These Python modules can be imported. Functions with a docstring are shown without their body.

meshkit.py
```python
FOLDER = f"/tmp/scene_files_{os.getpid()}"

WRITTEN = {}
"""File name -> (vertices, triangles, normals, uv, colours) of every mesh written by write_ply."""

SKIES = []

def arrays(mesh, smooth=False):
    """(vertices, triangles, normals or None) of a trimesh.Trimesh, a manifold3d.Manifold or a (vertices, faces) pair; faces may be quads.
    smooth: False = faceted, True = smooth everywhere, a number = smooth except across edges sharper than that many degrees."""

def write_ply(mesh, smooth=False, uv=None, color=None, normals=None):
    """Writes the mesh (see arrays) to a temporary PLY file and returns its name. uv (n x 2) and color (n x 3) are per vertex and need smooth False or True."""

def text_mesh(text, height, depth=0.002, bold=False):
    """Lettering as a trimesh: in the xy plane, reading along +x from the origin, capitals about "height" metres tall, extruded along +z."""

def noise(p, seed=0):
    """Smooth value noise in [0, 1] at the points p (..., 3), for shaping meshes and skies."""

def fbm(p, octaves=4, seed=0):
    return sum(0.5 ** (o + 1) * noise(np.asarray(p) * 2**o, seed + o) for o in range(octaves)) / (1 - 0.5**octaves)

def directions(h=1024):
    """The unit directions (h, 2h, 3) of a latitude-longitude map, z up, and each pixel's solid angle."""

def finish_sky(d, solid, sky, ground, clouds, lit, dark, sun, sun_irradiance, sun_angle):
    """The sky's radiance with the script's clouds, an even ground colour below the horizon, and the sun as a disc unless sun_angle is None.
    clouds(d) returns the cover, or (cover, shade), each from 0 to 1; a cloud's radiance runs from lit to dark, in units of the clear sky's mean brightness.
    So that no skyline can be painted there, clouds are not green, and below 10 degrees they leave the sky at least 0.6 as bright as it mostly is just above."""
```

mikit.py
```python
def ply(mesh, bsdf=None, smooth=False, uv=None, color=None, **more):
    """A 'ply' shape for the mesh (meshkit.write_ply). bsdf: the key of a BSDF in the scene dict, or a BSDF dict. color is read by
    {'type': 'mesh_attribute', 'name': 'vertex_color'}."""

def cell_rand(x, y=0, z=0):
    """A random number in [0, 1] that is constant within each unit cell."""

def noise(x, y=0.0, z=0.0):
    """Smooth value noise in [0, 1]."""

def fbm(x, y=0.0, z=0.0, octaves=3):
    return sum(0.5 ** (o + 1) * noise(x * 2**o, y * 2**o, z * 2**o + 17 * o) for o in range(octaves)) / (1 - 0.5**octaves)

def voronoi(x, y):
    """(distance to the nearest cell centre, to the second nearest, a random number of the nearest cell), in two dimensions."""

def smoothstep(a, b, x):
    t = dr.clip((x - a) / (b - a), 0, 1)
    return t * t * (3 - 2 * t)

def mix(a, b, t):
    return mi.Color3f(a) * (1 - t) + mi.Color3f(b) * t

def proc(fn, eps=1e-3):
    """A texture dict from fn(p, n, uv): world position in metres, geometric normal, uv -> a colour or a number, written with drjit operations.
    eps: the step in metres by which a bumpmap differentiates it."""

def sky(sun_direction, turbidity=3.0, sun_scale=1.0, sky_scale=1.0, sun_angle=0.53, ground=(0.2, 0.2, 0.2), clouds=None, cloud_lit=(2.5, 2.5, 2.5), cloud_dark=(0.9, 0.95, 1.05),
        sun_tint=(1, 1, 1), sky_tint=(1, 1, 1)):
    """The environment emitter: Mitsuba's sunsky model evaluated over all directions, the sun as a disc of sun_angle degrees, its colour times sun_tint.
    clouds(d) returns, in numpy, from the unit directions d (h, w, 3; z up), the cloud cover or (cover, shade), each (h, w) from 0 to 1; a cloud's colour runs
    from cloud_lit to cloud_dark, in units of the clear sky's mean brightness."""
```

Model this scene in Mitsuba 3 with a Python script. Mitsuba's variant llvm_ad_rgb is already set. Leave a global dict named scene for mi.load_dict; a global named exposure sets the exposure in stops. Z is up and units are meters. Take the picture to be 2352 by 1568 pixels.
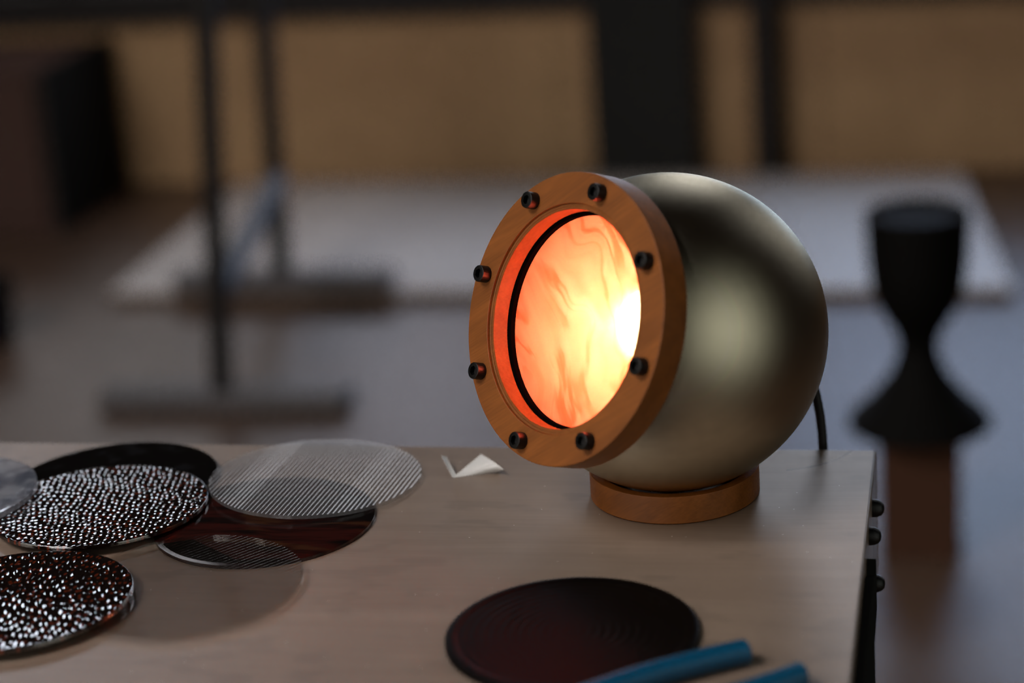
import math
import numpy as np
import trimesh
import drjit as dr
import mitsuba as mi
import mikit
from mikit import proc, noise, fbm, voronoi, cell_rand, smoothstep, mix
import meshkit

T = mi.ScalarTransform4f
scene, labels = {}, {}
rng = np.random.default_rng(7)

# ------------------------------------------------------------------ camera, light, exposure
TABLE_Z = 0.75
EYE = np.array([0.0, 0.0, TABLE_Z + 0.4443])
FWD = np.array([-0.207579, 0.925111, -0.317933])
UP = np.array([0.001436, 0.325300, 0.945610])
FOCAL_PX = 5000.0
scene['camera'] = {
    'type': 'thinlens',
    'fov': math.degrees(2 * math.atan(1176.0 / FOCAL_PX)), 'fov_axis': 'x',
    'aperture_radius': 0.0105, 'focus_distance': 1.115,
    'near_clip': 0.05, 'far_clip': 60.0,
    'to_world': T().look_at(origin=EYE.tolist(), target=(EYE + FWD).tolist(), up=UP.tolist()),
}
exposure = 0.0
UPPER_SKY = (3.60, 3.65, 3.90)     # upper back window in the middle, size and brightness set for the bench sheen
BACK_SKY = (2.55, 3.50, 5.20)      # open sky in the low back window on the right
MID_BACK_SKY = (3.60, 3.80, 4.50)  # the low back window in the middle
LEFT_BACK_SKY = (1.75, 1.75, 1.80) # the low back window on the left, set dimmer than its neighbours
DIMMED_SKY = (0.90, 0.90, 0.93)    # the tall back window on the right, dimmed to suit the highlight on the globe
SIDE_SKY = (1.00, 1.04, 0.90)      # window of the right wall
FRONT_SKY = (4.0, 3.8, 3.7)        # window behind the camera, left
ROOF_SKY = (16.5, 15.5, 15.0)      # unseen source of the front left light, assumed to be a skylight
LEFT_SKY = (2.0, 1.8, 1.5)         # window of the left wall
HIGH_SKY = (6.2, 6.6, 7.6)         # bare sky in the small high window, back left
BULB = (290.0, 185.0, 125.0)

# ------------------------------------------------------------------ helpers
def add(key, mesh, mat, smooth=False, **more):
    name, n = key, 0
    while name in scene:
        n += 1
        name = '%s_%03d' % (key, n)
    scene[name] = mikit.ply(mesh, mat, smooth=smooth, **more)
    return name

def tag(key, label, category=None, group=None, kind=None):
    d = {'label': label}
    if category: d['category'] = category
    if group: d['group'] = group
    if kind: d['kind'] = kind
    labels[key] = d

def struct(key, label=None):
    labels[key] = {'kind': 'structure'}
    if label: labels[key]['label'] = label

def box(x0, x1, y0, y1, z0, z1):
    m = trimesh.creation.box(extents=[x1 - x0, y1 - y0, z1 - z0])
    m.apply_translation([(x0 + x1) / 2, (y0 + y1) / 2, (z0 + z1) / 2])
    return m

def join(*ms):
    return trimesh.util.concatenate(list(ms))

def round_box(x0, x1, y0, y1, z0, z1, r, seg=3):
    """A box with all twelve edges rounded."""
    import manifold3d as m3
    s = m3.Manifold.sphere(r, 4 * seg)
    pts = [s.translate([x, y, z]) for x in (x0 + r, x1 - r) for y in (y0 + r, y1 - r) for z in (z0 + r, z1 - r)]
    return m3.Manifold.batch_hull(pts)

def frame(n, up=(0, 0, 1)):
    n = np.asarray(n, float); n = n / np.linalg.norm(n)
    e1 = np.cross(up, n); e1 /= np.linalg.norm(e1)
    return e1, np.cross(n, e1), n

def lathe(profile, origin, axis=(0, 0, 1), seg=128, closed=False, up=(0, 1, 0)):
    """Revolve the profile [(radius, height along axis)] round the axis; outside to the right of its direction of travel."""
    e1, e2, n = frame(axis, up)
    pr = np.asarray(profile, float)
    k = len(pr)
    a = np.arange(seg) * 2 * np.pi / seg
    d = np.cos(a)[:, None] * e1 + np.sin(a)[:, None] * e2
    v = np.asarray(origin) + pr[None, :, 0, None] * d[:, None, :] + pr[None, :, 1, None] * n
    v = v.reshape(-1, 3)
    f = []
    for i in range(seg):
        j = (i + 1) % seg
        for q in range(k if closed else k - 1):
            w = (q + 1) % k
            A, B, C, D = i * k + q, j * k + q, j * k + w, i * k + w
            f += [[A, B, C], [A, C, D]]
    m = trimesh.Trimesh(v, np.array(f), process=False)
    m.merge_vertices()
    m.update_faces(m.nondegenerate_faces())
    return m

def tube(points, radius, sides=16, caps=True, sub=12):
    from scipy.interpolate import CubicSpline
    p = np.asarray(points, float)
    if sub > 1 and len(p) > 2:
        t = np.r_[0, np.cumsum(np.linalg.norm(np.diff(p, axis=0), axis=1))]
        tt = np.linspace(0, t[-1], sub * (len(p) - 1) + 1)
        r_in = np.broadcast_to(radius, (len(p),))
        radius = np.interp(tt, t, r_in)
        p = CubicSpline(t, p)(tt)
    r = np.broadcast_to(radius, (len(p),)).astype(float)
    tg = np.gradient(p, axis=0); tg /= np.linalg.norm(tg, axis=1, keepdims=True)
    a = np.cross(tg[0], [0, 0, 1.0] if abs(tg[0][2]) < .9 else [1.0, 0, 0]); a /= np.linalg.norm(a)
    rows = []
    an = np.arange(sides) * 2 * np.pi / sides
    for i in range(len(p)):
        a = a - tg[i] * (a @ tg[i]); a /= np.linalg.norm(a)
        b = np.cross(tg[i], a)
        rows.append(p[i] + r[i] * (np.cos(an)[:, None] * a + np.sin(an)[:, None] * b))
    v = np.vstack(rows)
    f = []
    for i in range(len(p) - 1):
        for j in range(sides):
            k = (j + 1) % sides
            f += [[i * sides + j, i * sides + k, (i + 1) * sides + k], [i * sides + j, (i + 1) * sides + k, (i + 1) * sides + j]]
    if caps:
        n0 = len(v)
        v = np.vstack([v, p[0], p[-1]])
        for j in range(sides):
            k = (j + 1) % sides
            f += [[n0, k, j], [n0 + 1, (len(p) - 1) * sides + j, (len(p) - 1) * sides + k]]
    m = trimesh.Trimesh(v, np.array(f), process=False)
    return m

# ------------------------------------------------------------------ materials
def plastic(key, tex, alpha=0.2, ior=1.5):
    scene[key] = {'type': 'roughplastic', 'distribution': 'beckmann', 'alpha': alpha, 'int_ior': ior, 'nonlinear': True,
                  'diffuse_reflectance': tex}
    return key

def rgb(*c):
    return {'type': 'rgb', 'value': list(c)}

def diffuse(key, tex):
    scene[key] = {'type': 'twosided', 'b': {'type': 'diffuse', 'reflectance': tex}}
    return key

def floor_tex(p, n, uv):
    g = fbm(p.x * 6, p.y * 1.2, 3.0, 4)
    blotch = fbm(p.x * 1.3 + 9, p.y * 1.3, 1.0, 3)
    plank = cell_rand(dr.floor(p.x / 0.14), dr.floor(p.y / 1.4 + cell_rand(dr.floor(p.x / 0.14)) * 3), 4)
    c = mix((0.170, 0.105, 0.072), (0.235, 0.155, 0.112), g)
    return c * (0.72 + 0.35 * blotch + 0.22 * plank)
plastic('floor_wood', proc(floor_tex), 0.21)

def wall_tex(p, n, uv):
    g = fbm(p.x * 2.2, p.z * 5.0 + p.y, 2.0, 4)
    fine = noise(p.x * 60, p.z * 25, p.y * 40)
    return mix((0.27, 0.160, 0.088), (0.40, 0.260, 0.140), g) * (0.9 + 0.2 * fine)
diffuse('wall_board', proc(wall_tex))
diffuse('wall_paint', rgb(0.040, 0.034, 0.030))
diffuse('ceiling_paint', rgb(0.025, 0.022, 0.02))
plastic('dark_frame', rgb(0.010, 0.007, 0.006), 0.4, 1.3)
scene['back_glow'] = {'type': 'diffuse', 'reflectance': rgb(0.3, 0.3, 0.3)}

def table_tex(p, n, uv):
    x, y = p.x, p.y
    warp = fbm(x * 9, y * 14, 5.0, 3)
    grain = fbm(x * 26, (y + 0.010 * warp) * 620, 1.0, 3)
    broad = fbm(x * 7 + 3, (y + 0.012 * warp) * 60, 2.0, 4)
    blotch = fbm(x * 18, y * 24, 8.0, 4)
    c = mix((0.345, 0.262, 0.203), (0.47, 0.38, 0.31), broad * 0.75 + 0.25 * grain)
    c = c * (0.90 + 0.20 * blotch)
    # smudges, worn into the lacquer
    s = smoothstep(0.60, 0.78, fbm(x * 34 + 7, y * 70, 4.0, 3))
    c = c * (1 - 0.10 * s)
    # dust specks
    f1, f2, w = voronoi(x * 190, y * 190)
    c = mi.Color3f(dr.select((f1 < 0.07) & (w > 0.975), mi.Color3f(0.72, 0.68, 0.63), c))
    # pencil arc near the corner
    d = dr.sqrt(dr.square(x + 0.1085) + dr.square(y - 1.0960 - 0.0300))
    on = (dr.abs(d - 0.0462) < 0.0009) & (x > -0.098) & (y < 1.1100)
    c = c * dr.select(on, mi.Float(0.55), mi.Float(1.0))
    return c
plastic('table_wood', proc(table_tex), 0.17)

# lamp frame
S = np.array([-0.15391, 1.05066, TABLE_Z + 0.08807])
RS = 0.0819
N = np.array([-0.6175, -0.7090, 0.3405]); N /= np.linalg.norm(N)
E1, E2, _ = frame(N)

def local(p):
    qx, qy, qz = p.x - float(S[0]), p.y - float(S[1]), p.z - float(S[2])
    dot = lambda a: qx * float(a[0]) + qy * float(a[1]) + qz * float(a[2])
    return dot(E1), dot(E2), dot(N)

def ring_tex(p, n, uv):
    a, b, d = local(p)
    u, v = a * 0.80 + b * 0.60, -a * 0.60 + b * 0.80          # grain runs obliquely across the ring
    wob = fbm(u * 14, v * 30, d * 30, 3)
    fine = fbm(u * 90, (v + 0.004 * wob) * 1500, d * 700, 2)
    broad = fbm(u * 22, (v + 0.006 * wob) * 150, d * 120, 3)
    c = mix((0.18, 0.056, 0.011), (0.44, 0.158, 0.030), broad * 0.65 + 0.35 * fine)
    return c
plastic('ring_wood', proc(ring_tex), 0.30, 1.35)
scene['bronze_paint'] = {'type': 'twosided', 'b': {'type': 'blendbsdf', 'weight': 0.10,
    'a': {'type': 'roughconductor', 'distribution': 'beckmann', 'alpha': 0.21, 'specular_reflectance': rgb(0.62, 0.565, 0.43)},
    'b': {'type': 'diffuse', 'reflectance': rgb(0.05, 0.036, 0.024)}}}
plastic('black_metal', rgb(0.004, 0.004, 0.004), 0.25, 1.35)
diffuse('gasket_rubber', rgb(0.0015, 0.0015, 0.0015))
plastic('black_matte', rgb(0.0045, 0.0042, 0.0037), 0.5, 1.15)
plastic('black_rubber', rgb(0.008, 0.008, 0.009), 0.30)
scene['clear_glass'] = {'type': 'thindielectric', 'int_ior': 1.5, 'specular_transmittance': rgb(0.90, 0.88, 0.86)}
scene['rib_glass'] = {'type': 'blendbsdf', 'weight': 0.04, 'a': {'type': 'thindielectric', 'int_ior': 1.5, 'specular_reflectance': rgb(0.42, 0.42, 0.42)}, 'b': {'type': 'twosided', 'b': {'type': 'diffuse', 'reflectance': rgb(0.62, 0.62, 0.64)}}}

def swirl_tex(p, n, uv):
    a, b, d = local(p)
    u, v = (a * 0.79 - b * 0.62) * 45, (a * 0.62 + b * 0.79) * 45      # streaks run down to the right
    w1, w2 = fbm(u * 0.45 + 3, v * 0.45, 1.0, 3), fbm(u * 0.45, v * 0.45 + 8, 5.0, 3)
    uu, vv = u + 3.0 * (w1 - 0.5), v + 3.0 * (w2 - 0.5)
    t = smoothstep(0.40, 0.80, fbm(uu * 0.45, vv * 1.7, 2.0, 4))
    ridge = 1 - dr.abs(2 * fbm(uu * 0.42 + 4, vv * 1.5 + 11, 7.0, 4) - 1)
    wisp = smoothstep(0.80, 0.97, ridge) * smoothstep(0.30, 0.62, fbm(uu * 0.5 + 31, vv * 0.8, 12.0, 2))
    fine = fbm(uu * 0.5 + 9, vv * 5.0, 3.0, 3)
    c = mix((0.93, 0.64, 0.42), (0.93, 0.46, 0.27), t)
    c = mix(c, (0.88, 0.24, 0.10), wisp * 0.85)
    return c * (0.92 + 0.16 * fine) * mi.Color3f(0.40, 0.120, 0.140)
scene['swirl_glass'] = {'type': 'blendbsdf', 'weight': 0.82,
    'a': {'type': 'thindielectric', 'int_ior': 1.5, 'specular_transmittance': rgb(0.95, 0.76, 0.56)},
    'b': {'type': 'principledthin', 'base_color': proc(swirl_tex), 'roughness': 0.40, 'eta': 1.5, 'spec_trans': 0.50, 'diff_trans': 1.0}}

def glint_tex(p, n, uv):  # orange glints between the bumps, painted into the diffuse colour
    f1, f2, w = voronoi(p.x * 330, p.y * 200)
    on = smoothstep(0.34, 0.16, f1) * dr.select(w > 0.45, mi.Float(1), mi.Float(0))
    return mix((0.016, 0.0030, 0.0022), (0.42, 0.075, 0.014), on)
plastic('dimple_glass', proc(glint_tex), 0.012, 2.4)
def haze_sheen_tex(p, n, uv):  # cloudy mottle, with the bluish window reflection painted in
    m = fbm(p.x * 70, p.y * 70, 4.0, 3)
    return mix((0.10, 0.115, 0.155), (0.34, 0.36, 0.41), smoothstep(0.35, 0.7, m))
scene['hazy_glass'] = {'type': 'blendbsdf', 'weight': 0.38, 'a': {'type': 'thindielectric', 'int_ior': 1.5}, 'b': {'type': 'twosided', 'b': {'type': 'diffuse', 'reflectance': proc(haze_sheen_tex)}}}
def black_glass_tex(p, n, uv):
    m = smoothstep(0.58, 0.80, fbm(p.x * 90, p.y * 90, 3.0, 3))
    return mix((0.003, 0.003, 0.0035), (0.012, 0.013, 0.016), m)
plastic('black_glass', proc(black_glass_tex), 0.02)
def red_glass_tex(p, n, uv):
    w = fbm(p.x * 20, p.y * 20, 2.0, 3)
    s = fbm(p.x * 26, (p.y + 0.012 * w) * 170, 6.0, 4)
    c = mix((0.007, 0.005, 0.005), (0.055, 0.011, 0.009), smoothstep(0.36, 0.72, s))
    k = smoothstep(0.62, 0.78, fbm(p.x * 30 + 5, (p.y + 0.012 * w) * 130 + 3, 1.0, 3))
    return mix(c, (0.075, 0.030, 0.014), k)
plastic('red_glass', proc(red_glass_tex), 0.02)
plastic('ruby_glass', rgb(0.0035, 0.0022, 0.0020), 0.30, 1.14)
plastic('paper', rgb(0.86, 0.86, 0.84), 0.5)
plastic('blue_vinyl', rgb(0.002, 0.135, 0.265), 0.28)
scene['steel'] = {'type': 'principled', 'base_color': rgb(0.35, 0.35, 0.36), 'metallic': 0.9, 'roughness': 0.35}
plastic('dark_grey_paint', rgb(0.021, 0.019, 0.018), 0.4, 1.3)
diffuse('block_wood', rgb(0.062, 0.030, 0.019))
plastic('foot_sheen_grey', rgb(0.13, 0.12, 0.125), 0.3)  # lighter than the poles: window reflection on the feet put into the colour
plastic('grey_blue_paint', rgb(0.13, 0.15, 0.19), 0.35)
diffuse('pillar_black', rgb(0.022, 0.022, 0.021))
diffuse('cabinet_brown', rgb(0.060, 0.036, 0.030))
def pale_tex(p, n, uv):
    g = fbm(p.x * 3.0, p.y * 8.0, 1.0, 4)
    return mix((0.74, 0.69, 0.65), (0.86, 0.83, 0.81), g)
plastic('pale_wash', proc(pale_tex), 0.30)
plastic('board_edge', rgb(0.16, 0.10, 0.06), 0.4)

# ------------------------------------------------------------------ the room
XL, XR, YF, YB, ZC = -4.2, 2.6, -3.4, 4.62, 4.0
add('floor', box(XL - .1, XR + .1, YF - .1, YB + .1, -0.1, 0.0), 'floor_wood'); struct('floor')

def wall_with_holes(key, axis, at0, at1, lo, hi, holes, mat):
    """A wall across x or y with rectangular openings (a0, a1, z0, z1) cut right through."""
    from shapely.geometry import box as sbox
    shp = sbox(lo, 0, hi, ZC)
    for a0, a1, z0, z1 in holes:
        shp = shp.difference(sbox(a0, z0, a1, z1))
    m = trimesh.creation.extrude_polygon(shp, at1 - at0, engine='earcut')
    v = m.vertices.copy()
    if axis == 'y':
        m.vertices = np.c_[v[:, 0], at0 + v[:, 2], v[:, 1]]; m.invert()
    else:
        m.vertices = np.c_[at0 + v[:, 2], v[:, 0], v[:, 1]]
    add(key, m, mat); struct(key)

BACK_WINDOWS = [(-2.45, -1.63, 0.45, 1.00), (-1.57, -0.99, 0.45, 1.00), (-0.93, 0.85, 0.45, 1.05), (1.20, 2.40, 0.90, 3.40), (-0.72, 0.25, 1.60, 3.00), (-3.05, -2.05, 2.82, 3.75)]
ASSUMED_SKYLIGHT = (-3.70, -1.50, -2.20, -0.20)
SIDE_WINDOWS = [(-3.05, -0.15, 0.50, 3.30)]
FRONT_WINDOWS = [(-3.30, -1.20, 0.70, 2.90)]
LEFT_WINDOWS = [(-2.70, -0.50, 0.60, 2.80)]
wall_with_holes('wall_back', 'y', YB, YB + 0.1, XL, XR, BACK_WINDOWS, 'wall_paint')
for k, (xa, xb, mat_) in enumerate(((XL, -1.555, 'wall_board'), (-1.552, -0.90, 'wall_board'), (-0.897, -0.32, 'wall_board'), (-0.317, 0.60, 'wall_board'), (0.603, XR, 'wall_board'))):
    add('wall_back__board', box(xa, xb, YB - 0.012, YB, 0.0, 0.42), mat_)
wall_with_holes('wall_right', 'x', XR, XR + 0.1, YF - .1, YB + .1, SIDE_WINDOWS, 'wall_paint')
wall_with_holes('wall_left', 'x', XL - 0.1, XL, YF - .1, YB + .1, LEFT_WINDOWS, 'wall_paint')
sx0, sx1, sy0, sy1 = ASSUMED_SKYLIGHT
add('ceiling', join(box(XL - .1, sx0, YF - .1, YB + .1, ZC, ZC + 0.1), box(sx1, XR + .1, YF - .1, YB + .1, ZC, ZC + 0.1),
                    box(sx0, sx1, YF - .1, sy0, ZC, ZC + 0.1), box(sx0, sx1, sy1, YB + .1, ZC, ZC + 0.1)), 'ceiling_paint'); struct('ceiling')
wall_with_holes('wall_front', 'y', YF - 0.1, YF, XL, XR, FRONT_WINDOWS, 'wall_paint')

def window(idx, axis, at, hole, sky, bars, out=1):
    key = 'window_%d' % idx
    a0, a1, z0, z1 = hole
    t = 0.045
    pick = (lambda a, b, c, d, e, f: box(a, b, min(c, d), max(c, d), e, f)) if axis == 'y' else (lambda a, b, c, d, e, f: box(min(c, d), max(c, d), a, b, e, f))
    fr = [pick(a0, a0 + t, at + out * 0.01, at + out * 0.09, z0, z1), pick(a1 - t, a1, at + out * 0.01, at + out * 0.09, z0, z1),
          pick(a0 + t, a1 - t, at + out * 0.01, at + out * 0.09, z0, z0 + t), pick(a0 + t, a1 - t, at + out * 0.01, at + out * 0.09, z1 - t, z1)]
    add(key + '__frame', join(*fr), 'dark_frame')
    bw = 0.015
    for i in range(1, bars[0]):
        a = a0 + (a1 - a0) * i / bars[0]
        add(key + '__glazing_bar', pick(a - bw, a + bw, at + out * 0.02, at + out * 0.07, z0 + t, z1 - t), 'dark_frame')
    for i in range(1, bars[1]):
        z = z0 + (z1 - z0) * i / bars[1]
        add(key + '__glazing_bar', pick(a0 + t, a1 - t, at + out * 0.022, at + out * 0.068, z - bw, z + bw), 'dark_frame')
    # frosted panes, bright with the daylight behind them
    if axis == 'y':
        v = np.array([[a0, at + .085, z0], [a1, at + .085, z0], [a1, at + .085, z1], [a0, at + .085, z1]]); f = [[0, 1, 2], [0, 2, 3]]
    else:
        v = np.array([[at + .085, a0, z0], [at + .085, a1, z0], [at + .085, a1, z1], [at + .085, a0, z1]]); f = [[0, 2, 1], [0, 3, 2]]
    v[:, 1 if axis == 'y' else 0] = at + out * .085
    m = trimesh.Trimesh(v, f, process=False)
    if out < 0: m.invert()
    add(key + '__pane', m, 'back_glow', emitter={'type': 'area', 'radiance': rgb(*sky)})
    struct(key)

for i, h in enumerate(BACK_WINDOWS):
    window(i + 1, 'y', YB, h, (LEFT_BACK_SKY, MID_BACK_SKY, BACK_SKY, DIMMED_SKY, UPPER_SKY, HIGH_SKY)[i], ((2, 1), (2, 1), (4, 1), (2, 3), (2, 2), (1, 1))[i])
window(7, 'x', XR, SIDE_WINDOWS[0], SIDE_SKY, (2, 2))
window(8, 'y', YF, FRONT_WINDOWS[0], FRONT_SKY, (3, 2), -1)
window(9, 'x', XL, LEFT_WINDOWS[0], LEFT_SKY, (3, 2), -1)
t = 0.04
add('window_10__frame', join(box(sx0, sx0 + t, sy0, sy1, ZC + .01, ZC + .09), box(sx1 - t, sx1, sy0, sy1, ZC + .01, ZC + .09),
                             box(sx0 + t, sx1 - t, sy0, sy0 + t, ZC + .01, ZC + .09), box(sx0 + t, sx1 - t, sy1 - t, sy1, ZC + .01, ZC + .09)), 'dark_frame')
add('window_10__glazing_bar', box((sx0 + sx1) / 2 - .015, (sx0 + sx1) / 2 + .015, sy0 + t, sy1 - t, ZC + .02, ZC + .07), 'dark_frame')
m = trimesh.Trimesh([[sx0, sy0, ZC + .085], [sx1, sy0, ZC + .085], [sx1, sy1, ZC + .085], [sx0, sy1, ZC + .085]], [[0, 2, 1], [0, 3, 2]], process=False)
add('window_10__pane', m, 'back_glow', emitter={'type': 'area', 'radiance': rgb(*ROOF_SKY)})
struct('window_10')
add('trim_1', box(-2.45, 2.55, YB - 0.05, YB, 0.372, 0.45), 'dark_frame'); struct('trim_1', 'dark window sill along the back wall')

# ------------------------------------------------------------------ background things
# pale board on the floor under the windows
from shapely.geometry import Polygon
sheet_shape = Polygon([(-1.600, 3.70), (0.066, 3.69), (-0.025, 4.50), (-1.605, 4.50)])
for part, z0, th, mat_ in (('core', 0.0, 0.0195, 'board_edge'), ('face', 0.0197, 0.0038, 'pale_wash')):
    m = trimesh.creation.extrude_polygon(sheet_shape, th, engine='earcut'); m.apply_translation([0, 0, z0])
    add('pale_board__' + part, m, mat_)
labels['pale_board__core'] = {'label': 'brown core showing along its edge'}
tag('pale_board', 'wide pale grey board lying flat on the floor below the back windows', 'board')

# two T shaped legs of a narrow stand, with a brace between them
def t_leg(key, x, y, half, top):
    add(key + '__foot', round_box(x - half[0], x + half[1], y - 0.03, y + 0.03, 0.0, 0.035, 0.006), 'foot_sheen_grey', 40)
    add(key + '__pole', tube([[x, y, 0.033], [x + 0.056, y, top]], 0.019, 12, sub=1), 'dark_grey_paint', 40)
W = 'metal_stand'
t_leg(W, -1.193, 3.148, (0.205, 0.215), 0.80)
add(W + '__foot', round_box(-1.47, -1.05, 3.680, 3.740, 0.0238, 0.060, 0.006), 'foot_sheen_grey', 40)
add(W + '__pole', tube([[-1.262, 3.710, 0.058], [-1.236, 3.715, 0.80]], 0.020, 12, sub=1), 'dark_grey_paint', 40)
add(W + '__brace', tube([[-1.183, 3.160, 0.190], [-1.250, 3.705, 0.235]], 0.020, 12, sub=1), 'grey_blue_paint', 40)
labels[W + '__brace'] = {'label': 'bluish grey diagonal brace'}
add(W + '__top_bar', tube([[-1.137, 3.10, 0.80], [-1.236, 3.76, 0.80]], 0.018, 12, sub=1), 'dark_grey_paint', 40)
tag(W, 'dark grey metal stand on two T shaped legs, left in the background', 'stand')

add('square_post', round_box(-0.802, -0.580, 4.515, 4.568, 0.0, 3.6, 0.006), 'pillar_black', 40)
tag('square_post', 'wide black square post rising behind the round lamp', 'post')
add('thin_pole__pole', tube([[-0.430, 4.535, 0.01], [-0.430, 4.535, 2.2]], 0.030, 20, sub=1), 'dark_grey_paint', 40)
add('thin_pole__foot', lathe([(0, 0), (0.032, 0), (0.034, 0.004), (0.033, 0.010), (0, 0.010)], [-0.430, 4.535, 0.0], seg=40), 'dark_grey_paint', 30)
tag('thin_pole', 'thin dark pole standing right of the wide black post', 'pole')

# goblet shaped drum on the floor
prof = [(0, 0), (0.100, 0), (0.105, 0.006), (0.098, 0.018), (0.070, 0.045), (0.042, 0.080), (0.030, 0.110), (0.028, 0.128), (0.036, 0.150),
        (0.055, 0.180), (0.066, 0.210), (0.071, 0.250), (0.074, 0.310), (0.074, 0.322), (0.070, 0.326), (0.066, 0.318), (0, 0.314)]
GZ = 0.1655
prof = [(r_ * 0.877, z_ * 0.877) for r_, z_ in prof]
add('goblet_drum', lathe(prof, [-0.0690, 2.660, GZ + 0.0003], seg=64), 'black_matte', 40)
tag('goblet_drum', 'black goblet shaped drum with narrow waist and flared foot, standing on a brown block', 'drum')
add('wooden_block', round_box(-0.1190, -0.0170, 2.610, 2.710, 0.0, GZ, 0.003), 'block_wood', 40)
tag('wooden_block', 'dark brown upright wooden block carrying the black drum', 'wooden block')

# dark cabinet at the far left
C = 'cabinet'
add(C + '__body', box(-2.9, -1.915, 4.20, 4.58, 0.0, 0.345), 'cabinet_brown')
add(C + '__side_panel', box(-1.915, -1.90, 4.185, 4.58, 0.0, 0.35), 'pillar_black')
add(C + '__door', box(-2.88, -1.93, 4.185, 4.20, 0.03, 0.33), 'cabinet_brown')
labels[C + '__side_panel'] = {'label': 'black side panel'}
tag(C, 'low dark brown cabinet with black side panel against the back wall at far left', 'cabinet')

add('bucket', lathe([(0, 0), (0.062, 0), (0.070, 0.006), (0.080, 0.10), (0.083, 0.102), (0.083, 0.11), (0.078, 0.11), (0.070, 0.01), (0, 0.01)], [-1.775, 3.47, 0.0], seg=48), 'black_matte', 40)
tag('bucket', 'small black bucket on the floor at the left edge', 'bucket')

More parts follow.
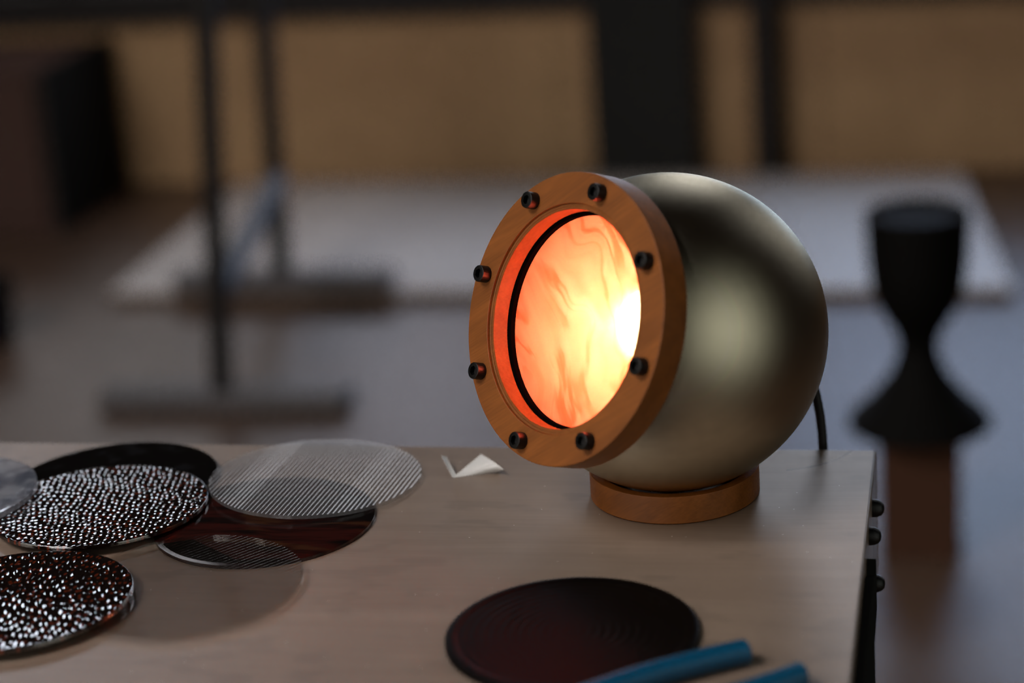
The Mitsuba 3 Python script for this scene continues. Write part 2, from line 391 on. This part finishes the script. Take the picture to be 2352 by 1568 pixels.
# ------------------------------------------------------------------ the workbench
TX1, TY1 = -0.0518, 1.1116
B = 'workbench'
add(B + '__top', round_box(-1.25, TX1, 0.52, TY1, TABLE_Z - 0.070, TABLE_Z, 0.0016, 4), 'table_wood', 35)
labels[B + '__top'] = {'label': 'pale lacquered wooden top'}
def leg_plate(x0, x1, ya, yb, sign):
    """Flat black steel leg, wider at its head, the head cut to a V."""
    from shapely.geometry import Polygon
    z = TABLE_Z
    pts = [(ya, 0.0), (ya, z - 0.010), (yb - 0.030, z - 0.010), (yb - 0.016, z - 0.016), (yb - 0.008, z - 0.010), (yb, z - 0.014), (yb, z - 0.041), (yb - 0.028, z - 0.046), (yb - 0.028, 0.0)]
    if sign < 0:
        pts = [(ya + yb - a, b) for a, b in pts]
    m = trimesh.creation.extrude_polygon(Polygon(pts), x1 - x0, engine='earcut')
    v = m.vertices.copy()
    m.vertices = np.c_[x0 + v[:, 2], v[:, 0], v[:, 1]]
    return m
for (x0, x1) in ((TX1 + 0.0002, TX1 + 0.0042), (-1.2542, -1.2502)):
    for (ya, yb, sg) in ((0.84, 1.000, 1), (0.585, 0.745, -1)):
        add(B + '__leg', leg_plate(x0, x1, ya, yb, sg), 'pillar_black')
for y, z in ((1.056, -0.0105), (1.019, -0.0098), (1.052, -0.0515)):
    dome = [(0, 0.0062), (0.0022, 0.0058), (0.0037, 0.0046), (0.0046, 0.0026), (0.0048, 0.0), (0, 0)]
    add(B + '__bolt', lathe(dome[::-1], [TX1, y, TABLE_Z + z], axis=(1, 0, 0), seg=32, up=(0, 0, 1)), 'black_rubber', 40)
tag(B, 'pale lacquered wooden workbench with black steel leg plates and domed black bolts on its side', 'workbench')

# ------------------------------------------------------------------ the lamp
L = 'globe_lamp'
d0 = 0.0570                                    # the globe is cut off here
a0 = math.acos(d0 / RS)
out = [(RS * math.sin(t), RS * math.cos(t)) for t in np.linspace(math.pi, a0, 90)]
ri = RS - 0.0022
ai = math.acos(d0 / ri)
inn = [(ri * math.sin(t), ri * math.cos(t)) for t in np.linspace(ai, math.pi, 60)]
add(L + '__globe', lathe(out + inn, S, N, seg=180), 'bronze_paint', 40)
labels[L + '__globe'] = {'label': 'dark bronze metallic globe'}

F0, F1, RR = d0 + 0.0003, 0.0725, 0.0730
e = 0.0007
ring = [(0.0560, F1 - 0.0032), (RR - 0.0020, F1 - 0.0032), (RR - 0.0020, F1 - 0.0008), (RR - e, F1 - 0.0008), (RR - e, F1), (0.0576, F1), (0.0574, F1 - 0.0001),
        (0.0573, F1 - 0.0004), (0.0572, F1 - 0.0015), (0.0560, F1 - 0.0016)]
add(L + '__front_ring', lathe(ring, S, N, seg=220, closed=True), 'ring_wood', 25)
labels[L + '__front_ring'] = {'label': 'amber brown wooden face of the porthole ring'}
rim = [(0.0560, F0), (RR - e, F0), (RR - 0.3 * e, F0 + 0.3 * e), (RR, F0 + e), (RR, F1 - e), (RR - 0.3 * e, F1 - 0.3 * e), (RR - 0.95 * e, F1 - 0.0001), (RR - 0.95 * e, F1 - 0.0007),
       (RR - 0.0019, F1 - 0.0007), (RR - 0.0019, F1 - 0.0033), (0.0560, F1 - 0.0033)]
add(L + '__ring_side', lathe(rim, S, N, seg=220, closed=True), 'ring_wood', 25)
labels[L + '__ring_side'] = {'label': 'wooden outer side of the porthole ring'}
lin = [(0.0545, F0 + 0.0042), (0.0559, F0 + 0.0042), (0.0559, F1 - 0.0017), (0.0546, F1 - 0.0017), (0.0545, F1 - 0.0019)]
add(L + '__lining', lathe(lin, S, N, seg=200, closed=True), 'ring_wood', 25)
labels[L + '__lining'] = {'label': 'wooden lining of the porthole, lit orange by the glass'}
gas = [(0.0530, F0 + 0.0003), (0.0553, F0 + 0.0003), (0.0553, F0 + 0.0040), (0.0540, F0 + 0.0040), (0.0530, F0 + 0.0030)]
add(L + '__gasket', lathe(gas, S, N, seg=160, closed=True), 'gasket_rubber', 25)
labels[L + '__gasket'] = {'label': 'thin black gasket ring'}
gd = F0 - 0.0002
add(L + '__glass', lathe([(0.0580, gd), (0.0, gd)], S, N, seg=160), 'swirl_glass')
labels[L + '__glass'] = {'label': 'glowing amber swirled glass disc'}
add(L + '__bulb', lathe([(0.019 * math.sin(t), 0.019 * math.cos(t)) for t in np.linspace(math.pi, 0, 24)], S + N * 0.020 + E1 * 0.010 + E2 * 0.004, N, seg=40), 'paper', 60,
    emitter={'type': 'area', 'radiance': rgb(*BULB)})
labels[L + '__bulb'] = {'label': 'lit bulb inside the globe'}

hb, rb = 0.0054, 0.0043
def bolt_mesh(c):
    k = 48
    an = np.arange(k) * 2 * np.pi / k
    hexr = 0.0022 / np.cos(((an + np.pi / 6) % (np.pi / 3)) - np.pi / 6)
    kn = 1 + 0.012 * np.sign(np.sin(an * 24 + .1))
    rows = [(rb * kn, 0.0), (rb * kn, hb - 0.0008), (rb * 0.97 + 0 * an, hb - 0.0002), (rb * 0.88 + 0 * an, hb), (hexr, hb), (hexr, hb - 0.0026), (0 * an + 1e-5, hb - 0.0030)]
    v = np.vstack([c + r[:, None] * (np.cos(an)[:, None] * E1 + np.sin(an)[:, None] * E2) + z * N for r, z in rows])
    f = []
    for q in range(len(rows) - 1):
        for i in range(k):
            j = (i + 1) % k
            f += [[q * k + i, q * k + j, (q + 1) * k + j], [q * k + i, (q + 1) * k + j, (q + 1) * k + i]]
    return trimesh.Trimesh(v, np.array(f), process=False)
for i in range(8):
    a = 0.6358 + i * math.pi / 4
    add(L + '__bolt', bolt_mesh(S + N * (F1 + 0.0001) + 0.0653 * (math.cos(a) * E1 + math.sin(a) * E2)), 'black_metal', 35)

BR = 0.0444
bp = [(0.030, 0.0002), (BR - 0.0005, 0.0002), (BR, 0.0007), (BR, 0.0146), (BR - 0.0002, 0.0150), (BR - 0.0006, 0.0152), (0.0392, 0.0150), (0.0385, 0.0146), (0.0375, 0.0120), (0.030, 0.0070)]
add(L + '__base', lathe(bp, [S[0], S[1], TABLE_Z], seg=160, closed=True), 'ring_wood', 30)
labels[L + '__base'] = {'label': 'round brown wooden base'}
tag(L, 'round bronze globe lamp with bolted wooden porthole ring and glowing amber glass', 'lamp')
cord = [[-0.098, 1.113, TABLE_Z + 0.055], [-0.088, 1.121, TABLE_Z + 0.040], [-0.0825, 1.1235, TABLE_Z + 0.015], [-0.0815, 1.1240, TABLE_Z - 0.03], [-0.083, 1.128, TABLE_Z - 0.15], [-0.09, 1.14, TABLE_Z - 0.35], [-0.12, 1.20, 0.02]]
add(L + '__cord', tube(cord, 0.0026, 16), 'black_rubber', True)
labels[L + '__cord'] = {'label': 'black power cord'}

# ------------------------------------------------------------------ glass discs
DR = 0.058
def disc_grid(n):
    """n x n grid mapped evenly onto the unit disc (concentric map)."""
    s = np.linspace(-1, 1, n)
    x, y = np.meshgrid(s, s)
    big = np.abs(x) > np.abs(y)
    with np.errstate(divide='ignore', invalid='ignore'):
        r = np.where(big, x, y)
        ph = np.where(big, np.pi / 4 * y / np.where(x == 0, 1, x), np.pi / 2 - np.pi / 4 * x / np.where(y == 0, 1, y))
    r = np.where((x == 0) & (y == 0), 0, r)
    return r * np.cos(ph), r * np.sin(ph)

def glass_disc(n, thick, height, edge=0.0004):
    """Disc in its own frame, bottom at z = 0; height(x, y) lifts the top."""
    u, v = disc_grid(n)
    x, y = u * DR, v * DR
    rr = np.hypot(u, v)
    z = thick + height(x, y) * np.clip((1 - rr) / 0.02, 0, 1) - np.clip((rr - 0.993) / 0.007, 0, 1) ** 2 * edge
    idx = np.arange(n * n).reshape(n, n)
    a, b, c, d = idx[:-1, :-1].ravel(), idx[:-1, 1:].ravel(), idx[1:, 1:].ravel(), idx[1:, :-1].ravel()
    f = np.vstack([np.c_[a, b, c], np.c_[a, c, d]])
    V = np.c_[x.ravel(), y.ravel(), z.ravel()]
    p0 = V[f[:, 0]]
    cz = np.cross(V[f[:, 1]] - p0, V[f[:, 2]] - p0)[:, 2]
    f[cz < 0] = f[cz < 0][:, ::-1]
    loop = np.r_[idx[0, :], idx[1:, -1], idx[-1, -2::-1], idx[-2:0:-1, 0]]
    k = len(loop)
    low = V[loop].copy(); low[:, 2] = 0.0002
    low2 = low.copy(); low2[:, :2] *= 0.995; low2[:, 2] = 0.0
    ang = np.unwrap(np.arctan2(low[:, 1], low[:, 0]))
    n0 = len(V)
    V = np.vstack([V, low, low2, [[0, 0, 0]]])
    i = np.arange(k); j = (i + 1) % k
    side = [np.c_[loop[i], n0 + i, n0 + j], np.c_[loop[i], n0 + j, loop[j]],
            np.c_[n0 + i, n0 + k + i, n0 + k + j], np.c_[n0 + i, n0 + k + j, n0 + j], np.c_[n0 + k + i, np.full(k, n0 + 2 * k), n0 + k + j]]
    side = np.vstack(side)
    if ang[-1] < ang[0]:
        side = side[:, ::-1]
    return V, np.vstack([f, side])

def place_disc(key, vf, mat, cx, cy, z, tilt=(0, 0), spin=0.0, smooth=35):
    V, f = vf
    c, s = math.cos(spin), math.sin(spin)
    V = V @ np.array([[c, s, 0], [-s, c, 0], [0, 0, 1.0]])
    n = np.array([tilt[0], tilt[1], 1.0]); n /= np.linalg.norm(n)
    ax = np.array([1.0, 0, 0]) - n * n[0]; ax /= np.linalg.norm(ax)
    V = V @ np.array([ax, np.cross(n, ax), n]) + [cx, cy, TABLE_Z + z]
    return add(key, trimesh.Trimesh(V, f, process=False), mat, smooth)

flat = lambda x, y: 0 * x
def ribbed_disc(direction, period, amp, thick, per_rib=12, along=25):
    """Disc whose top carries parallel rounded ribs; the mesh runs in strips along them."""
    dx, dy = np.array(direction) / np.hypot(*direction)
    nr = int(2 * DR / period * per_rib)
    s = DR * np.sin(np.linspace(-1, 1, nr) * np.pi / 2 * 0.9995) if False else np.linspace(-DR, DR, nr)
    s[0], s[-1] = -DR * 0.9999, DR * 0.9999
    t = np.linspace(-1, 1, along)
    S_, T_ = np.meshgrid(s, t, indexing='ij')
    half = np.sqrt(np.maximum(DR ** 2 - S_ ** 2, 0))
    q = T_ * half
    top = thick + amp * np.abs(np.sin(np.pi * S_ / period))
    x, y = S_ * dy + q * dx, -S_ * dx + q * dy
    n = nr * along
    V = np.vstack([np.c_[x.ravel(), y.ravel(), top.ravel()], np.c_[x.ravel(), y.ravel(), 0 * x.ravel()]])
    idx = np.arange(n).reshape(nr, along)
    a, b, c, d = idx[:-1, :-1].ravel(), idx[1:, :-1].ravel(), idx[1:, 1:].ravel(), idx[:-1, 1:].ravel()
    f = [np.c_[a, b, c], np.c_[a, c, d], np.c_[a + n, c + n, b + n], np.c_[a + n, d + n, c + n]]
    loop = np.r_[idx[:, 0], idx[-1, 1:], idx[-2::-1, -1], idx[0, -2:0:-1]]
    nx = np.roll(loop, -1)
    f += [np.c_[loop, loop + n, nx + n], np.c_[loop, nx + n, nx]]
    return V, np.vstack(f)

def dimples(seed, row, step, rad, stretch, wav, amp):
    """Rows of small rounded bumps along wavering lines; returns height(x, y)."""
    r = np.random.default_rng(seed)
    pts = []
    for i in np.arange(-0.07, 0.07, row):
        j = -0.07 + r.uniform(0, step)
        while j < 0.07:
            w = wav * np.sin(j * 95 + i * 60) + wav * 0.6 * np.sin(j * 210 + i * 170 + 2)
            pts.append((i + w + r.normal(0, row * 0.13), j))
            j += step * r.uniform(0.75, 1.3)
    P = np.array(pts)
    A = r.uniform(0.8, 1.15, len(P)); R = rad * r.uniform(0.85, 1.15, len(P))
    from scipy.spatial import cKDTree
    tree = cKDTree(P * [1, 1 / stretch])
    def h(x, y):
        q = np.c_[x.ravel(), y.ravel() / stretch]
        d, k = tree.query(q, k=4)
        z = (A[k] * np.clip(1 - (d / R[k]) ** 2, 0, 1) ** 1.15).max(1) * amp
        z += 0.00002 * (meshkit.fbm(np.c_[x.ravel() * 300, y.ravel() * 300, 0 * x.ravel()], 2, seed) - .5)
        return z.reshape(x.shape)
    return h

TH = 0.0022
g = 'cut glass discs on the workbench'
k = place_disc('glass_disc', glass_disc(40, TH, flat), 'red_glass', -0.3640, 1.0000, 0.0001)
tag(k, 'dark red and black streaked glass disc lying under the ribbed clear disc', 'glass disc', g)
k = place_disc('glass_disc', glass_disc(40, TH, flat), 'black_glass', -0.4675, 1.0485, 0.0012, (-0.008, 0.004))
tag(k, 'plain black glass disc at the back edge, under the dimpled disc', 'glass disc', g)
k = place_disc('glass_disc', ribbed_disc((0.045, 1), 0.0025, 0.00030, 0.0018), 'rib_glass', -0.3520, 1.0550, 0.0025, (0.028, 0.026))
tag(k, 'clear ribbed glass disc at the back edge, resting on the dark red disc', 'glass disc', g)
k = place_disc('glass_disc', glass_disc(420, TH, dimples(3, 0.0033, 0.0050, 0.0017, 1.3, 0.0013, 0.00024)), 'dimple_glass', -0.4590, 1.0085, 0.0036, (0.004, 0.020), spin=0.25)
tag(k, 'dark red dimpled glass disc covered in small white glints, lying on the black disc', 'glass disc', g)
k = place_disc('glass_disc', glass_disc(40, 0.0034, flat), 'hazy_glass', -0.5570, 1.0080, 0.0065, (-0.024, 0.0))
tag(k, 'smooth clear bluish glass disc at the left edge, resting on the dimpled disc', 'glass disc', g)
k = place_disc('glass_disc', ribbed_disc((0.64, 0.77), 0.0029, 0.00035, 0.0018), 'clear_glass', -0.3780, 0.9165, 0.0023, (-0.003, -0.004))
tag(k, 'clear ribbed glass disc in front, overlapping the dark red disc', 'glass disc', g)
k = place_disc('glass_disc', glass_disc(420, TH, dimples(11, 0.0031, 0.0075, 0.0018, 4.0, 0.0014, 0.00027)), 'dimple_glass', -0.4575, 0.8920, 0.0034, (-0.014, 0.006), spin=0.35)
tag(k, 'dark red rippled glass disc with long white streaks, frontmost at left', 'glass disc', g)

def ring_ridges(x, y):
    r = np.hypot(x, y)
    return np.where(r > 0.052, 0.0006 * np.sin(np.clip((r - 0.052) / 0.006, 0, 1) * np.pi), 0.00018 * np.abs(np.cos(np.pi * r / 0.0045)))
k = place_disc('glass_disc', glass_disc(240, 0.0030, ring_ridges), 'ruby_glass', -0.1792, 0.8787, 0.0001)
tag(k, 'blackish red glass disc with concentric ridges, alone in front of the lamp', 'glass disc', g)

# ------------------------------------------------------------------ scrap of paper
z = TABLE_Z
A_, B_ = np.array([-0.2773, 1.0644, z + .0003]), np.array([-0.2535, 1.0735, z + .0003])
def sheet(grid, t=0.00016):
    g3 = np.asarray(grid, float)
    r, c = g3.shape[:2]
    nrm = np.cross(np.gradient(g3, axis=0), np.gradient(g3, axis=1)); nrm /= np.linalg.norm(nrm, axis=2, keepdims=True) + 1e-12
    V = np.vstack([(g3 + nrm * t / 2).reshape(-1, 3), (g3 - nrm * t / 2).reshape(-1, 3)])
    idx = np.arange(r * c).reshape(r, c); m = r * c
    f = []
    for i in range(r - 1):
        for j in range(c - 1):
            a, b, cc, d = idx[i, j], idx[i, j + 1], idx[i + 1, j + 1], idx[i + 1, j]
            f += [[a, cc, b], [a, d, cc], [m + a, m + b, m + cc], [m + a, m + cc, m + d]]
    lp = np.r_[idx[0, :], idx[1:, -1], idx[-1, -2::-1], idx[-2:0:-1, 0]]
    for i in range(len(lp)):
        a, b = lp[i], lp[(i + 1) % len(lp)]
        f += [[a, b, m + b], [a, m + b, m + a]]
    return trimesh.Trimesh(V, np.array(f), process=False)
def flap(p00, p01, p10, p11, bulge, n=14):
    s, t = np.meshgrid(np.linspace(0, 1, n), np.linspace(0, 1, n))
    P = ((1 - s) * (1 - t))[..., None] * p00 + (s * (1 - t))[..., None] * p01 + ((1 - s) * t)[..., None] * p10 + (s * t)[..., None] * p11
    return P + (np.sin(np.pi * s * 0.9) * np.sin(np.pi * t * 0.6))[..., None] * np.asarray(bulge)
D_ = np.array([-0.2645, 1.0810, z + 0.0075])
C_ = np.array([-0.2488, 1.0655, z + 0.0048])
E_ = np.array([-0.2870, 1.0805, z + 0.0068])
E2_ = np.array([-0.2848, 1.0830, z + 0.0052])
paper = join(sheet(flap(A_, B_, D_, C_, (0.0005, -0.0015, 0.0012))), sheet(flap(A_, A_ + [0.0022, 0.0012, 0.0], E_, E2_, (0, 0, -0.0003))))
add('paper_scrap', paper, 'paper', 40)
tag('paper_scrap', 'small folded scrap of white paper on the bench left of the lamp', 'paper scrap')

# ------------------------------------------------------------------ pliers with blue grips
P = 'pliers'
dirv = np.array([0.805, 0.593, 0.0]); dirv /= np.linalg.norm(dirv); side = np.array([0.593, -0.805, 0.0]); side /= np.linalg.norm(side)
endc = np.array([-0.0915, 0.8430, TABLE_Z + 0.0060]); piv = endc - dirv * 0.135
for sgn in (-1, 1):
    reach = dirv * (0.012 if sgn > 0 else 0.003)
    pts = [piv + dirv * 0.012 + side * sgn * 0.007, piv + dirv * 0.045 + side * sgn * 0.0145, piv + dirv * 0.090 + side * sgn * 0.0185, endc + reach + side * sgn * 0.0158]
    h = tube(pts, [0.0042, 0.0050, 0.0058, 0.0056], 20)
    tip = trimesh.creation.icosphere(subdivisions=3, radius=0.0056); tip.vertices -= 0.6 * np.outer(tip.vertices @ dirv, dirv); tip.apply_translation(pts[-1])
    add(P + '__handle', join(h, tip), 'blue_vinyl', 50)
    labels[P + '__handle' + ('' if sgn < 0 else '_001')] = {'label': 'blue vinyl handle grip'}
    jaw = [piv + dirv * 0.012 + side * sgn * 0.006, piv + side * sgn * 0.006 * -0.2, piv - dirv * 0.02 - side * sgn * 0.0045, piv - dirv * 0.045 - side * sgn * 0.0022]
    add(P + '__jaw', tube(jaw, [0.0045, 0.0058, 0.0045, 0.0020], 16), 'steel', 50)
add(P + '__pivot', lathe([(0, 0), (0.007, 0), (0.007, 0.012), (0.005, 0.0126), (0, 0.0126)], piv - [0, 0, 0.0061], seg=32), 'steel', 35)
tag(P, 'pliers with two blue handle grips at the front edge of the picture', 'pliers')
